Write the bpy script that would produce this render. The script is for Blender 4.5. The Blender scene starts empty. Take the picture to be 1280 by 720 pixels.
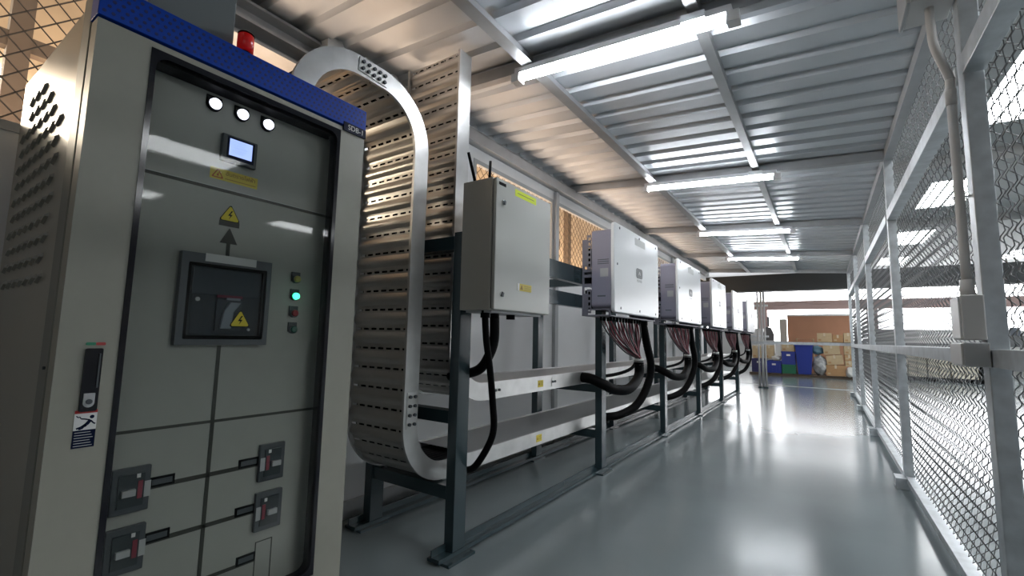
import bpy, bmesh, math, random
from mathutils import Vector, Matrix
random.seed(7)
scn = bpy.context.scene
COL = scn.collection
PI = math.pi

# ------------------------------------------------------------------ materials
def mat(name, col, rough=.5, metal=0., emis=None, estr=0., noise=0., nscale=8., bump=0., bscale=40., spec=.5, coat=0., stretch=None):
    m = bpy.data.materials.new(name); m.use_nodes = True
    nt = m.node_tree; b = nt.nodes['Principled BSDF']
    b.inputs['Base Color'].default_value = (*col, 1); b.inputs['Roughness'].default_value = rough
    b.inputs['Metallic'].default_value = metal; b.inputs['Specular IOR Level'].default_value = spec
    b.inputs['Coat Weight'].default_value = coat; b.inputs['Coat Roughness'].default_value = .08
    if emis:
        b.inputs['Emission Color'].default_value = (*emis, 1); b.inputs['Emission Strength'].default_value = estr
    if noise or bump:
        tc = nt.nodes.new('ShaderNodeTexCoord'); mp = nt.nodes.new('ShaderNodeMapping')
        nt.links.new(tc.outputs['Object'], mp.inputs['Vector'])
        if stretch: mp.inputs['Scale'].default_value = stretch
    if noise:
        n = nt.nodes.new('ShaderNodeTexNoise'); n.inputs['Scale'].default_value = nscale; n.inputs['Detail'].default_value = 5
        nt.links.new(mp.outputs['Vector'], n.inputs['Vector'])
        r = nt.nodes.new('ShaderNodeValToRGB')
        r.color_ramp.elements[0].position = .3; r.color_ramp.elements[1].position = .7
        r.color_ramp.elements[0].color = (*[c*(1-noise) for c in col], 1)
        r.color_ramp.elements[1].color = (*[min(1, c*(1+noise)) for c in col], 1)
        nt.links.new(n.outputs['Fac'], r.inputs['Fac']); nt.links.new(r.outputs['Color'], b.inputs['Base Color'])
        mr = nt.nodes.new('ShaderNodeMapRange'); mr.inputs['To Min'].default_value = rough*.85; mr.inputs['To Max'].default_value = min(1, rough*1.2)
        nt.links.new(n.outputs['Fac'], mr.inputs['Value']); nt.links.new(mr.outputs['Result'], b.inputs['Roughness'])
    if bump:
        n2 = nt.nodes.new('ShaderNodeTexNoise'); n2.inputs['Scale'].default_value = bscale; n2.inputs['Detail'].default_value = 4
        nt.links.new(mp.outputs['Vector'], n2.inputs['Vector'])
        bp = nt.nodes.new('ShaderNodeBump'); bp.inputs['Strength'].default_value = bump; bp.inputs['Distance'].default_value = .01
        nt.links.new(n2.outputs['Fac'], bp.inputs['Height']); nt.links.new(bp.outputs['Normal'], b.inputs['Normal'])
    return m

def glass_mat(name, tint=(1, 1, 1), refl=.06):
    m = bpy.data.materials.new(name); m.use_nodes = True; nt = m.node_tree; nt.nodes.clear()
    o = nt.nodes.new('ShaderNodeOutputMaterial'); t = nt.nodes.new('ShaderNodeBsdfTransparent'); g = nt.nodes.new('ShaderNodeBsdfGlossy')
    t.inputs['Color'].default_value = (*tint, 1); g.inputs['Roughness'].default_value = .03
    lw = nt.nodes.new('ShaderNodeFresnel'); lw.inputs['IOR'].default_value = 1.25
    mx = nt.nodes.new('ShaderNodeMixShader')
    nt.links.new(lw.outputs['Fac'], mx.inputs['Fac']); nt.links.new(t.outputs[0], mx.inputs[1]); nt.links.new(g.outputs[0], mx.inputs[2])
    nt.links.new(mx.outputs[0], o.inputs['Surface'])
    return m

M = {}
M['floor'] = mat('epoxy_floor', (.175, .205, .212), .17, noise=.07, nscale=1.3, bump=.02, bscale=14, spec=.34)
M['roof'] = mat('zinc_roof', (.56, .59, .62), .34, metal=.28, noise=.04, nscale=3)
M['purlin'] = mat('purlin_steel', (.42, .43, .44), .45, metal=.5, noise=.08, nscale=9)
M['galv'] = mat('galvanised', (.62, .64, .65), .36, metal=.85, noise=.14, nscale=14)
M['fence'] = mat('fence_steel', (.52, .55, .57), .42, metal=.55, noise=.16, nscale=16)
M['wire'] = mat('fence_wire', (.20, .205, .21), .55, metal=.3)
M['darkwire'] = mat('dark_wire', (.05, .045, .04), .6)
M['goldmesh'] = mat('expanded_metal', (.20, .15, .10), .55, metal=.2)
M['tray'] = mat('tray_zinc', (.60, .60, .59), .33, metal=.8, noise=.10, nscale=10)
M['bed'] = mat('tray_bed_zinc', (.50, .485, .46), .30, metal=.7, noise=.06, nscale=8)
M['lid'] = mat('tray_lid', (.36, .36, .36), .38, metal=.5, noise=.05, nscale=4)
M['slate'] = mat('slate_paint', (.030, .052, .060), .24, spec=.65)
M['cab'] = mat('cabinet_paint', (.29, .287, .245), .42, noise=.02, nscale=30, bump=.02, bscale=300)
M['cabside'] = mat('cabinet_side_paint', (.27, .26, .225), .28, bump=.02, bscale=300)
M['inner'] = mat('inner_panel_paint', (.335, .34, .315), .38, noise=.02, nscale=20)
M['cabedge'] = mat('cabinet_edge', (.17, .175, .155), .45)
M['blue'] = mat('blue_band', (.002, .045, .36), .45, spec=.2)
M['bluedark'] = mat('band_holes', (.003, .012, .10), .6)
M['navy'] = mat('navy_plate', (.004, .008, .03), .5, spec=.1)
M['black'] = mat('black_rubber', (.004, .004, .0045), .5, spec=.06)
M['blackgloss'] = mat('black_gloss', (.004, .004, .008), .12)
M['dgrey'] = mat('dark_grey_plastic', (.055, .065, .075), .42)
M['mgrey'] = mat('grey_plastic', (.085, .098, .115), .42)
M['breaker'] = mat('breaker_body', (.022, .032, .038), .4)
M['lgrey'] = mat('light_grey_plastic', (.42, .43, .44), .4)
M['mimic'] = mat('mimic_line', (.035, .036, .03), .5)
M['white'] = mat('white_plastic', (.72, .72, .72), .4)
M['offwhite'] = mat('pvc_grey', (.56, .55, .54), .45)
M['yellow'] = mat('yellow_sticker', (.78, .62, .02), .45)
M['lime'] = mat('lime_sticker', (.66, .78, .02), .45)
M['ochre'] = mat('ochre_sticker', (.66, .52, .06), .45)
M['red'] = mat('red_plastic', (.42, .012, .012), .35)
M['beacon'] = mat('beacon_lens', (.42, .008, .008), .15, emis=(.6, .01, .01), estr=.08)
M['ledw'] = mat('white_led', (.9, .9, 1), .3, emis=(.82, .84, 1.), estr=1.6)
M['ledg'] = mat('green_led', (.1, .8, .4), .3, emis=(.04, 1, .42), estr=2.2)
M['ledy'] = mat('yellow_lens', (.45, .40, .10), .3)
M['ledr'] = mat('red_button', (.30, .02, .03), .35)
M['ledk'] = mat('green_button', (.02, .13, .10), .35)
M['screen'] = mat('meter_screen', (.2, .25, .6), .3, emis=(.33, .44, .95), estr=.75)
M['screenline'] = mat('meter_screen_text', (.3, .4, .7), .3, emis=(.24, .34, .82), estr=.6)
M['glass'] = glass_mat('door_glass', (.96, .97, .96))
M['clear'] = glass_mat('breaker_cover', (.82, .85, .88))
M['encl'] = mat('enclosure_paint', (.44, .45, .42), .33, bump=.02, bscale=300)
M['steel'] = mat('bright_steel', (.6, .6, .6), .25, metal=1)
M['invw'] = mat('inverter_cover', (.76, .78, .79), .30)
M['invb'] = mat('inverter_body', (.27, .265, .335), .45)
M['invd'] = mat('inverter_bracket', (.19, .19, .23), .45)
M['cabler'] = mat('cable_red', (.20, .012, .028), .45)
M['cablek'] = mat('cable_black', (.012, .010, .012), .45)
M['cableg'] = mat('cable_tag_grey', (.32, .30, .31), .45)
M['wall'] = mat('wall_panel', (.72, .735, .74), .5, noise=.03, nscale=2)
M['walltrim'] = mat('wall_trim', (.40, .42, .43), .5)
M['tube'] = mat('lamp_tube', (1, 1, 1), .3, emis=(.93, .96, 1.), estr=26)
M['batten'] = mat('lamp_batten', (.75, .76, .78), .35)
M['day'] = mat('daylight_pane', (1, 1, 1), .5, emis=(.95, .97, 1.), estr=6)
M['sky'] = mat('skylight_pane', (1, 1, 1), .5, emis=(.95, .98, 1.), estr=11)
M['warmday'] = mat('warm_pane', (1, 1, 1), .5, emis=(1., .86, .66), estr=16)
M['hallroof'] = mat('hall_roof', (.40, .41, .41), .6)
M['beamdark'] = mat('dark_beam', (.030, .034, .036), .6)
M['pink'] = mat('pink_beam', (.42, .30, .28), .6)
M['lowwall'] = mat('hall_wall', (.50, .50, .49), .6)
M['beige'] = mat('beige_wall', (.50, .40, .28), .7, noise=.25, nscale=1.2)
M['boardbrown'] = mat('brown_board', (.44, .22, .13), .6, noise=.06, nscale=2)
M['card'] = mat('cardboard', (.50, .39, .24), .7, noise=.08, nscale=9)
M['cardd'] = mat('cardboard_tan', (.42, .25, .12), .7, noise=.06, nscale=9)
M['tape'] = mat('parcel_tape', (.58, .50, .36), .4)
M['crateblue'] = mat('crate_blue', (.012, .035, .28), .4)
M['cratenavy'] = mat('crate_navy', (.015, .022, .11), .4)
M['crategreen'] = mat('crate_green', (.008, .14, .075), .4)
M['bag'] = mat('plastic_bag', (.34, .35, .36), .25, noise=.45, nscale=11, bump=.6, bscale=9)
M['whitebag'] = mat('white_bag', (.7, .7, .68), .4)
M['pallet'] = mat('pallet_wood', (.13, .10, .075), .8)
M['blackpallet'] = mat('black_pallet', (.012, .012, .013), .6)
M['machine'] = mat('machine_grey', (.10, .105, .11), .5)

# ------------------------------------------------------------------ mesh builder
class MB:
    def __init__(s): s.v = []; s.f = []; s.sm = []
    def quad(s, *p, smooth=False):
        n = len(s.v); s.v += [tuple(q) for q in p]; s.f.append(tuple(range(n, n+len(p)))); s.sm.append(smooth); return s
    def box(s, x0, x1, y0, y1, z0, z1):
        n = len(s.v)
        s.v += [(x0,y0,z0),(x1,y0,z0),(x1,y1,z0),(x0,y1,z0),(x0,y0,z1),(x1,y0,z1),(x1,y1,z1),(x0,y1,z1)]
        for f in ((0,3,2,1),(4,5,6,7),(0,1,5,4),(1,2,6,5),(2,3,7,6),(3,0,4,7)):
            s.f.append(tuple(n+i for i in f)); s.sm.append(False)
        return s
    def hexa(s, bot, top):
        n = len(s.v); s.v += [tuple(p) for p in bot+top]
        for f in ((0,3,2,1),(4,5,6,7),(0,1,5,4),(1,2,6,5),(2,3,7,6),(3,0,4,7)):
            s.f.append(tuple(n+i for i in f)); s.sm.append(False)
        return s
    def prism(s, pts, axis, a, b):
        """polygon pts (u,v) extruded along axis from a to b; axis x: (y,z); y: (x,z); z: (x,y)"""
        def P(u, v, w): return {'x': (w,u,v), 'y': (u,w,v), 'z': (u,v,w)}[axis]
        n = len(s.v); k = len(pts)
        s.v += [P(u, v, a) for u, v in pts] + [P(u, v, b) for u, v in pts]
        s.f.append(tuple(n+i for i in range(k))[::-1]); s.sm.append(False)
        s.f.append(tuple(n+k+i for i in range(k))); s.sm.append(False)
        for i in range(k):
            j = (i+1) % k; s.f.append((n+i, n+j, n+k+j, n+k+i)); s.sm.append(False)
        return s
    def tube(s, pts, r, n=8, cap=True, smooth=True):
        pts = [Vector(p) for p in pts]; base = len(s.v); up = None; m = len(pts)
        for i, p in enumerate(pts):
            t = (pts[min(i+1, m-1)] - pts[max(i-1, 0)]).normalized()
            if up is None:
                up = Vector((0,0,1)) if abs(t.z) < .9 else Vector((1,0,0))
            x = t.cross(up)
            if x.length < 1e-5: x = t.orthogonal()
            x.normalize(); up = x.cross(t).normalized()
            rr = r[i] if isinstance(r, (list, tuple)) else r
            for k in range(n):
                a = 2*PI*k/n; s.v.append(tuple(p + x*math.cos(a)*rr + up*math.sin(a)*rr))
        for i in range(m-1):
            for k in range(n):
                a = base+i*n+k; b = base+i*n+(k+1) % n
                s.f.append((a, b, b+n, a+n)); s.sm.append(smooth)
        if cap:
            s.f.append(tuple(base+k for k in range(n))[::-1]); s.sm.append(False)
            s.f.append(tuple(base+(m-1)*n+k for k in range(n))); s.sm.append(False)
        return s
    def cyl(s, p0, p1, r, n=16): return s.tube([p0, p1], r, n)
    def build(s, name, material, parent=None, loc=(0,0,0), bevel=0., seg=2):
        me = bpy.data.meshes.new(name)
        o = parent
        off = Vector(ROOTLOC.get(parent.name, (0,0,0))) if parent else Vector(loc)
        me.from_pydata([tuple(Vector(v)-off) for v in s.v], [], s.f)
        me.polygons.foreach_set('use_smooth', s.sm)
        bm = bmesh.new(); bm.from_mesh(me); bmesh.ops.recalc_face_normals(bm, faces=bm.faces); bm.to_mesh(me); bm.free()
        me.materials.append(material); me.update()
        ob = bpy.data.objects.new(name, me); COL.objects.link(ob)
        if parent: ob.parent = parent
        else: ob.location = off
        ROOTLOC[ob.name] = tuple(off)
        if bevel:
            md = ob.modifiers.new('bev', 'BEVEL'); md.width = bevel; md.segments = seg; md.limit_method = 'ANGLE'; md.angle_limit = .6
        return ob
ROOTLOC = {}

def thing(name, label, cat, loc=(0,0,0), group=None):
    o = bpy.data.objects.new(name, None); COL.objects.link(o); o.location = loc; o.empty_display_size = .1
    o['label'] = label; o['category'] = cat
    if group: o['group'] = group
    ROOTLOC[o.name] = tuple(loc); return o
def tag(o, label, cat, group=None):
    o['label'] = label; o['category'] = cat
    if group: o['group'] = group
    return o
def struct(o, label, cat):
    o['kind'] = 'structure'; o['label'] = label; o['category'] = cat; return o
def dup(root, delta, label):
    def rec(o, par):
        c = o.copy(); COL.objects.link(c)
        if par: c.parent = par
        for ch in [x for x in list(COL.objects) if x.parent == o]: rec(ch, c)
        return c
    r = rec(root, None); r.location = Vector(root.location) + Vector(delta); r['label'] = label
    return r
def text(name, s, material, parent, size, origin, udir, vdir, align='CENTER', out=.0006):
    """lettering lying in the plane spanned by udir (reading direction) and vdir (up)"""
    cu = bpy.data.curves.new(name, 'FONT'); cu.body = s; cu.size = size; cu.align_x = align; cu.align_y = 'CENTER'; cu.extrude = 0
    ob = bpy.data.objects.new(name, cu); COL.objects.link(ob); bpy.context.view_layer.update()
    me = bpy.data.meshes.new_from_object(ob.evaluated_get(bpy.context.evaluated_depsgraph_get()))
    bpy.data.objects.remove(ob); bpy.data.curves.remove(cu)
    u = Vector(udir).normalized(); v = Vector(vdir).normalized(); w = u.cross(v)
    off = Vector(ROOTLOC.get(parent.name, (0,0,0)))
    me.transform(Matrix.Translation(Vector(origin)+w*out-off) @ Matrix((u, v, w)).transposed().to_4x4())
    me.materials.clear(); me.materials.append(material)
    o = bpy.data.objects.new(name, me); COL.objects.link(o); o.parent = parent; ROOTLOC[o.name] = tuple(off)
    return o
def arc(cx, cy, r, a0, a1, n):
    return [(cx+r*math.cos(math.radians(a0+(a1-a0)*i/n)), cy+r*math.sin(math.radians(a0+(a1-a0)*i/n))) for i in range(n+1)]
def rrect(u0, u1, v0, v1, r, n=5):
    p = []
    for cx, cy, a in ((u1-r, v1-r, 0), (u0+r, v1-r, 90), (u0+r, v0+r, 180), (u1-r, v0+r, 270)): p += arc(cx, cy, r, a, a+90, n)
    return p
def smooth(pts, n=8):
    P = [Vector(p) for p in pts]; P = [P[0]*2-P[1]] + P + [P[-1]*2-P[-2]]; out = []
    for i in range(1, len(P)-2):
        for k in range(n):
            t = k/n; a, b, c, d = P[i-1:i+3]
            out.append(.5*((2*b)+(c-a)*t+(2*a-5*b+4*c-d)*t*t+(3*b-a-3*c+d)*t**3))
    out.append(P[-2]); return out

BAY = [2.10, 4.35, 6.60, 8.85, 11.10]        # portal frames of the corridor
def roofz(x): return 2.45 - .065*(x-.46)

# ------------------------------------------------------------------ setting: floor, roof, left wall
struct(MB().box(-7, 14, -6, 24, -.06, 0).build('floor', M['floor']), 'glossy grey-green epoxy floor of the whole hall', 'floor')
mb = MB(); mb.box(-1.9, .5, 12.35, 12.42, 0, .006)
struct(mb.build('trim_1', M['walltrim']), 'thin raised joint strip crossing the floor past the corridor', 'floor strip')

mb = MB(); prof = []
y = -1.6; per = .205
while y < 11.3:
    prof += [(y, 0), (y+.118, 0), (y+.134, .028), (y+.189, .028)]; y += per
prof.append((y, 0))
for (ya, za), (yb, zb) in zip(prof, prof[1:]):
    for xa, xb in ((-2.5, .52),):
        mb.quad((xa, ya, roofz(xa)+za), (xb, ya, roofz(xb)+za), (xb, yb, roofz(xb)+zb), (xa, yb, roofz(xa)+zb))
struct(mb.build('ceiling', M['roof']), 'corrugated zinc roof sheets over the corridor', 'ceiling')

nt = [2]
def trim(mb, m, label, cat='beam'):
    o = struct(mb.build('trim_%d' % nt[0], m), label, cat); nt[0] += 1; return o
names = ['first', 'second', 'third', 'fourth', 'last']
for i, yb in enumerate(BAY):
    mb = MB(); y0 = yb-.055
    mb.hexa([(-2.45,y0,roofz(-2.45)-.07),(.5,y0,roofz(.5)-.07),(.5,y0+.05,roofz(.5)-.07),(-2.45,y0+.05,roofz(-2.45)-.07)],
            [(-2.45,y0,roofz(-2.45)-.002),(.5,y0,roofz(.5)-.002),(.5,y0+.05,roofz(.5)-.002),(-2.45,y0+.05,roofz(-2.45)-.002)])
    trim(mb, M['purlin'], 'roof beam across the corridor at the %s fence post' % names[i])
for x, w, d, nm in ((-1.30, .036, .07, 'left'), (-.42, .05, .05, 'middle')):
    prev = -1.6
    for k, yb in enumerate(BAY):
        mb = MB(); z = roofz(x); mb.box(x-w/2, x+w/2, prev, yb-.055, z-d, z-.004)
        if nm == 'left': mb.box(x-w/2, x+w/2+.03, prev, yb-.055, z-d-.004, z-d)
        trim(mb, M['purlin'], '%s roof purlin running lengthwise before the %s cross beam' % (nm, names[k])); prev = yb-.005
mb = MB(); z = roofz(.46); mb.box(.43, .50, -1.6, 11.15, z-.075, z-.004)
trim(mb, M['purlin'], 'eaves rail along the top of the chain-link fence')

# left wall: white panels below and above a run of mesh openings
WX = -2.2
mb = MB()
mb.box(WX-.05, WX, 1.4, 11.2, 0, 1.72)
mb.box(WX-.05, WX, 1.4, 11.2, 2.38, 2.66)
mb.box(WX-.05, WX, 2.42, 2.66, 1.72, 2.38)
mb.box(-2.45, -2.40, -1.6, 1.4, 0, 1.70)
mb.box(-2.45, -2.40, -1.6, 1.4, 2.52, 2.66)
mb.box(-2.45, WX, 1.37, 1.4, 0, 2.66)
struct(mb.build('wall_left', M['wall']), 'white panel wall behind the inverter rack', 'wall')
mb = MB(); mb.box(WX, WX+.07, 1.45, 11.2, 2.47, 2.475); mb.box(WX+.065, WX+.07, 1.45, 11.2, 2.475, 2.565); mb.box(WX, WX+.07, 1.45, 11.2, 2.56, 2.565)
trim(mb, M['purlin'], 'eaves channel along the top of the white panel wall')
mb = MB()
for z0, z1, x1 in ((2.43, 2.445, -2.28), (2.445, 2.52, -2.385), (2.52, 2.535, -2.28), (2.535, 2.60, -2.33), (2.60, 2.615, -2.26)):
    mb.box(-2.4, x1, -1.6, 1.4, z0, z1)
trim(mb, M['purlin'], 'stepped eaves channel above the cabinet')
for yj in (3.97, 6.12, 8.28, 10.4):
    mb = MB(); mb.box(WX, WX+.035, yj-.03, yj+.03, 0, 2.46); trim(mb, M['walltrim'], 'wall post at the panel joint %.0f metres along' % yj, 'post')
mb = MB(); mb.box(WX, WX+.02, 1.45, 11.2, 0, .09); o = mb.build('baseboard_left', M['walltrim']); struct(o, 'grey baseboard along the white panel wall', 'baseboard')

def expanded(mb, x, y0, y1, z0, z1, py, pz, w):
    sl = pz/py; h = z1-z0
    k = int((h/sl)/py)+1; n = int((y1-y0)/py)+1
    for sgn in (1, -1):
        for i in range(-k, n+k+1):
            ya = y0+i*py
            a, b = (z0, ya), (z1, ya+sgn*h/sl)
            t0, t1 = 0., 1.; dy = b[1]-a[1]
            lo, hi = sorted(((y0-a[1])/dy, (y1-a[1])/dy)); t0, t1 = max(0, lo), min(1, hi)
            if t1-t0 < .01: continue
            p = (x+sgn*w*.3, a[1]+dy*t0, z0+h*t0); q = (x+sgn*w*.3, a[1]+dy*t1, z0+h*t1)
            mb.tube([p, q], w, 4, cap=False, smooth=False)
def meshwindow(n, y0, y1, z0, z1, x, gold, label):
    fr = MB(); t = .035
    for a in ((y0, y0+t, z0, z1), (y1-t, y1, z0, z1), (y0+t, y1-t, z0, z0+t), (y0+t, y1-t, z1-t, z1)): fr.box(x-.02, x+.015, *a)
    fo = fr.build('window_%d' % n, M['walltrim']); struct(fo, label, 'window')
    m = MB()
    if gold: expanded(m, x-.01, y0+t, y1-t, z0+t, z1-t, .080, .082, .0036)
    else: expanded(m, x-.01, y0+t, y1-t, z0+t, z1-t, .080, .080, .0028)
    m.build('mesh_infill', M['goldmesh'] if gold else M['darkwire'], fo)
meshwindow(1, -1.55, 1.36, 1.70, 2.52, -2.41, False, 'opening with thin diamond wire mesh behind the cabinet')
meshwindow(6, 1.42, 2.42, 1.72, 2.38, -2.21, False, 'unseen wire mesh opening added behind the cable trays to let warm light in')  # unseen opening, added so warm shed light reaches the roof above the trays
meshwindow(2, 2.66, 3.94, 1.72, 2.38, -2.21, True, 'expanded-metal opening above the grey wall box')
meshwindow(3, 4.00, 6.09, 1.72, 2.38, -2.21, True, 'expanded-metal opening behind the first inverter')
meshwindow(4, 6.15, 8.25, 1.72, 2.38, -2.21, True, 'expanded-metal opening behind the third inverter')
meshwindow(5, 8.31, 10.37, 1.72, 2.38, -2.21, True, 'expanded-metal opening behind the last inverters')

struct(MB().box(-4.6, .5, -2.6, -2.5, 0, 4.5).build('wall_back_blocker', mat('back_blocker', (.22, .21, .19), .7)), 'unseen wall added at the near end of the corridor to block light from behind', 'wall')  # added out of view to keep world light off the cabinet side
# the space beyond the left wall
struct(MB().box(-4.6, -4.5, -4, 13, 0, 4.6).build('wall_outer', M['beige']), 'warm lit beige wall of the neighbouring shed seen through the mesh', 'wall')
struct(MB().box(-4.6, -2.46, -4, 13, 4.55, 4.6).build('ceiling.001', M['hallroof']), 'roof of the neighbouring shed', 'ceiling')
struct(MB().box(-4.49, -4.47, -.85, .52, 2.22, 2.72).build('window_7', M['warmday']), 'bright window in the neighbouring shed', 'window')
mb = MB(); mb.box(-3.3, -3.22, .33, .41, 0, 3.4)
mb.box(-3.29, -3.23, -3, 6, 2.36, 2.44); 
trim(mb, M['pallet'], 'brown steel post and rail standing beyond the wire mesh', 'post')
mb = MB(); mb.box(-2.75, -2.68, 5.2, 5.28, 0, 3.2); trim(mb, M['pallet'], 'dark brown post beyond the expanded-metal opening', 'post')

# ------------------------------------------------------------------ ceiling tube lights
def lamp(y, label):
    t = thing('tube_light', label, 'ceiling light', (-.82, y, 2.45), 'tube lights under the roof beams')
    a, b = -1.37, -.265
    def zz(x): return roofz(x)-.075
    def bar(m, x0, x1, dy0, dy1, dz0, dz1):
        m.hexa([(x0,y+dy0,zz(x0)+dz0),(x1,y+dy0,zz(x1)+dz0),(x1,y+dy1,zz(x1)+dz0),(x0,y+dy1,zz(x0)+dz0)],
               [(x0,y+dy0,zz(x0)+dz1),(x1,y+dy0,zz(x1)+dz1),(x1,y+dy1,zz(x1)+dz1),(x0,y+dy1,zz(x0)+dz1)])
    m = MB(); bar(m, a, b, -.025, .025, -.03, 0); m.build('batten', M['batten'], t)
    m = MB(); m.tube([(a+.03, y, zz(a)-.052), (b-.03, y, zz(b)-.052)], .019, 12); m.build('tube', M['tube'], t)
    for x in (a, b):
        m = MB(); bar(m, x-.02, x+.03, -.028, .028, -.078, -.031); m.build('lamp_holder', M['white'], t)
    m = MB(); x = -.42; bar(m, x-.05, x+.05, -.034, .034, -.028, .006); m.build('mounting_clip', M['galv'], t)
lamp(2.045-.03, 'tube light nearest the camera, under the first roof beam')
lamp(4.295-.03, 'second nearest tube light, beyond the long bright first one')
lamp(6.545-.03, 'third tube light along the roof, before the farthest')
lamp(8.795-.03, 'farthest tube light, above the last inverters')

# ------------------------------------------------------------------ switchboard cabinet
cab = thing('switchboard_cabinet', 'tall grey-beige switchboard cabinet with blue top band and glass door', 'cabinet', (-1.85, .67, 0))
FX = -1.43; PX = -1.50                     # door face, inner panel face
MB().box(-2.3, -1.56, .292, 1.062, .1, 1.85).build('cabinet_body', M['cabside'], cab, bevel=.004)
MB().box(-2.3, -1.48, .29, 1.065, 0, .1).build('plinth', M['dgrey'], cab)
mb = MB(); mb.box(-1.56, -1.485, .282, .302, .1, 1.85); mb.box(-1.56, -1.485, 1.052, 1.072, .1, 1.85); mb.box(-1.56, -1.485, .302, 1.052, 1.79, 1.85); mb.box(-1.56, -1.485, .302, 1.052, .1, .14)
mb.build('front_frame', M['cabedge'], cab, bevel=.004)
# louvres pressed in the side panel
for r in range(12):
    for c in range(7):
        if r >= 9 and (c < r-8 or c > 6-(r-9)*.5): continue
        x = -1.72-.075*c-.02*(r % 2); z = 1.13+r*.055
        mb = MB(); mb.hexa([(x-.022, .2925, z-.016), (x+.022, .2925, z+.002), (x+.022, .2925, z+.014), (x-.022, .2925, z-.004)],
                [(x-.018, .284, z-.012), (x+.018, .284, z+.002), (x+.018, .284, z+.006), (x-.018, .284, z-.008)])
        mb.build('louvre', M['cabside'], cab)

# door: frame with a rounded window, sealing edge, glass
dr = MB()
def framex(m, x0, x1, o, i, r, n=5):
    """slab with a rounded rectangular hole, o/i = (u0,u1,v0,v1)"""
    hole = rrect(*i, r, n); k = len(hole); q = len(hole)//4
    # outer points matching each hole point (project onto the outer rectangle)
    out = []
    for c, (cu, cv) in enumerate(((o[1], o[3]), (o[0], o[3]), (o[0], o[2]), (o[1], o[2]))):
        for j in range(q): out.append((cu, cv))
    for x, flip in ((x0, 1), (x1, 0)):
        for j in range(k):
            a, b = j, (j+1) % k
            P = [(x, *hole[a]), (x, *out[a]), (x, *out[b]), (x, *hole[b])]
            if out[a] == out[b]: P = [P[0], P[1], P[3]]
            m.quad(*P)
    for j in range(k):
        b = (j+1) % k
        m.quad((x0, *hole[j]), (x0, *hole[b]), (x1, *hole[b]), (x1, *hole[j]))
        if out[j] != out[b]: m.quad((x0, *out[j]), (x0, *out[b]), (x1, *out[b]), (x1, *out[j]))
    return m
G = (.398, .960, .21, 1.733)
framex(dr, -1.478, FX, (.283, 1.068, .15, 1.755), (G[0]-.004, G[1]+.004, G[2]-.004, G[3]+.004), .03)
door = dr.build('door', M['cab'], cab)
mb = MB(); framex(mb, -1.47, FX+.002, (G[0]-.005, G[1]+.005, G[2]-.005, G[3]+.005), (G[0]+.008, G[1]-.008, G[2]+.008, G[3]-.012), .03)
mb.build('window_gasket', M['blackgloss'], door)
MB().box(FX-.012, FX-.008, G[0], G[1], G[2], G[3]).build('door_glass', M['glass'], door)
MB().box(PX+.004, FX-.013, G[0]+.005, G[1]-.005, G[3]-.020, G[3]-.008).build('top_shadow_strip', M['black'], door)  # black strip standing in for the shade under the top window edge
# handle, indicator, warning sticker on the door
hd = MB().prism(rrect(.332, .364, .806, .952, .004), 'x', FX, FX+.006).build('door_handle', M['blackgloss'], door)
MB().prism([(.357, .94), (.36, .94), (.36, .86), (.357, .86)], 'x', FX+.006, FX+.010).build('handle_lever_edge', M['dgrey'], door)
mb = MB().prism([(.337, .848), (.357, .848), (.357, .826)] + arc(.347, .826, .010, 0, -180, 8)[1:], 'x', FX+.006, FX+.010); mb.build('lock_escutcheon', M['lgrey'], door)
MB().cyl((FX+.01, .347, .829), (FX+.013, .347, .829), .006, 12).build('key_cylinder', M['dgrey'], door)
MB().prism(rrect(.332, .350, .959, .966, .003), 'x', FX, FX+.002).build('green_indicator', mat('ind_green', (.03, .25, .14), .5), door)
MB().prism(rrect(.350, .368, .959, .966, .003), 'x', FX, FX+.002).build('red_indicator', mat('ind_red', (.42, .05, .05), .5), door)
st = MB().box(FX, FX+.001, .327, .367, .764, .802).build('warning_sticker', M['white'], door)
MB().box(FX, FX+.0012, .327, .367, .802, .809).build('sticker_header', M['red'], door)
MB().box(FX, FX+.0012, .327, .367, .724, .764).build('sticker_notice', M['navy'], door)
x0 = FX+.0014
mb = MB()
def stroke(m, pts, w, x):
    for (a, b), (c, d) in zip(pts, pts[1:]):
        L = math.hypot(c-a, d-b) or 1; nx, ny = -(d-b)/L*w/2, (c-a)/L*w/2
        m.quad((x, a+nx, b+ny), (x, c+nx, d+ny), (x, c-nx, d-ny), (x, a-nx, b-ny))
stroke(mb, [(.356, .786), (.349, .776), (.345, .773)], .007, x0)
stroke(mb, [(.349, .777), (.340, .771), (.332, .768)], .004, x0); stroke(mb, [(.347, .775), (.341, .767), (.336, .767)], .004, x0)
stroke(mb, [(.355, .786), (.345, .789), (.339, .790)], .003, x0); stroke(mb, [(.356, .785), (.361, .779), (.365, .776)], .003, x0)
stroke(mb, [(.330, .797), (.334, .793), (.336, .795), (.339, .790)], .002, x0)
mb.prism(arc(.358, .793, .0042, 0, 330, 11), 'x', x0-.0003, x0+.0001)
mb.build('falling_man_symbol', M['navy'], st)
mb = MB()
for i in range(6): mb.box(x0-.0003, x0, .330, .358+.005*((i*7) % 3)/2, .758-i*.006, .7595-i*.006)
mb.build('notice_text', M['lgrey'], st)
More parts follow.
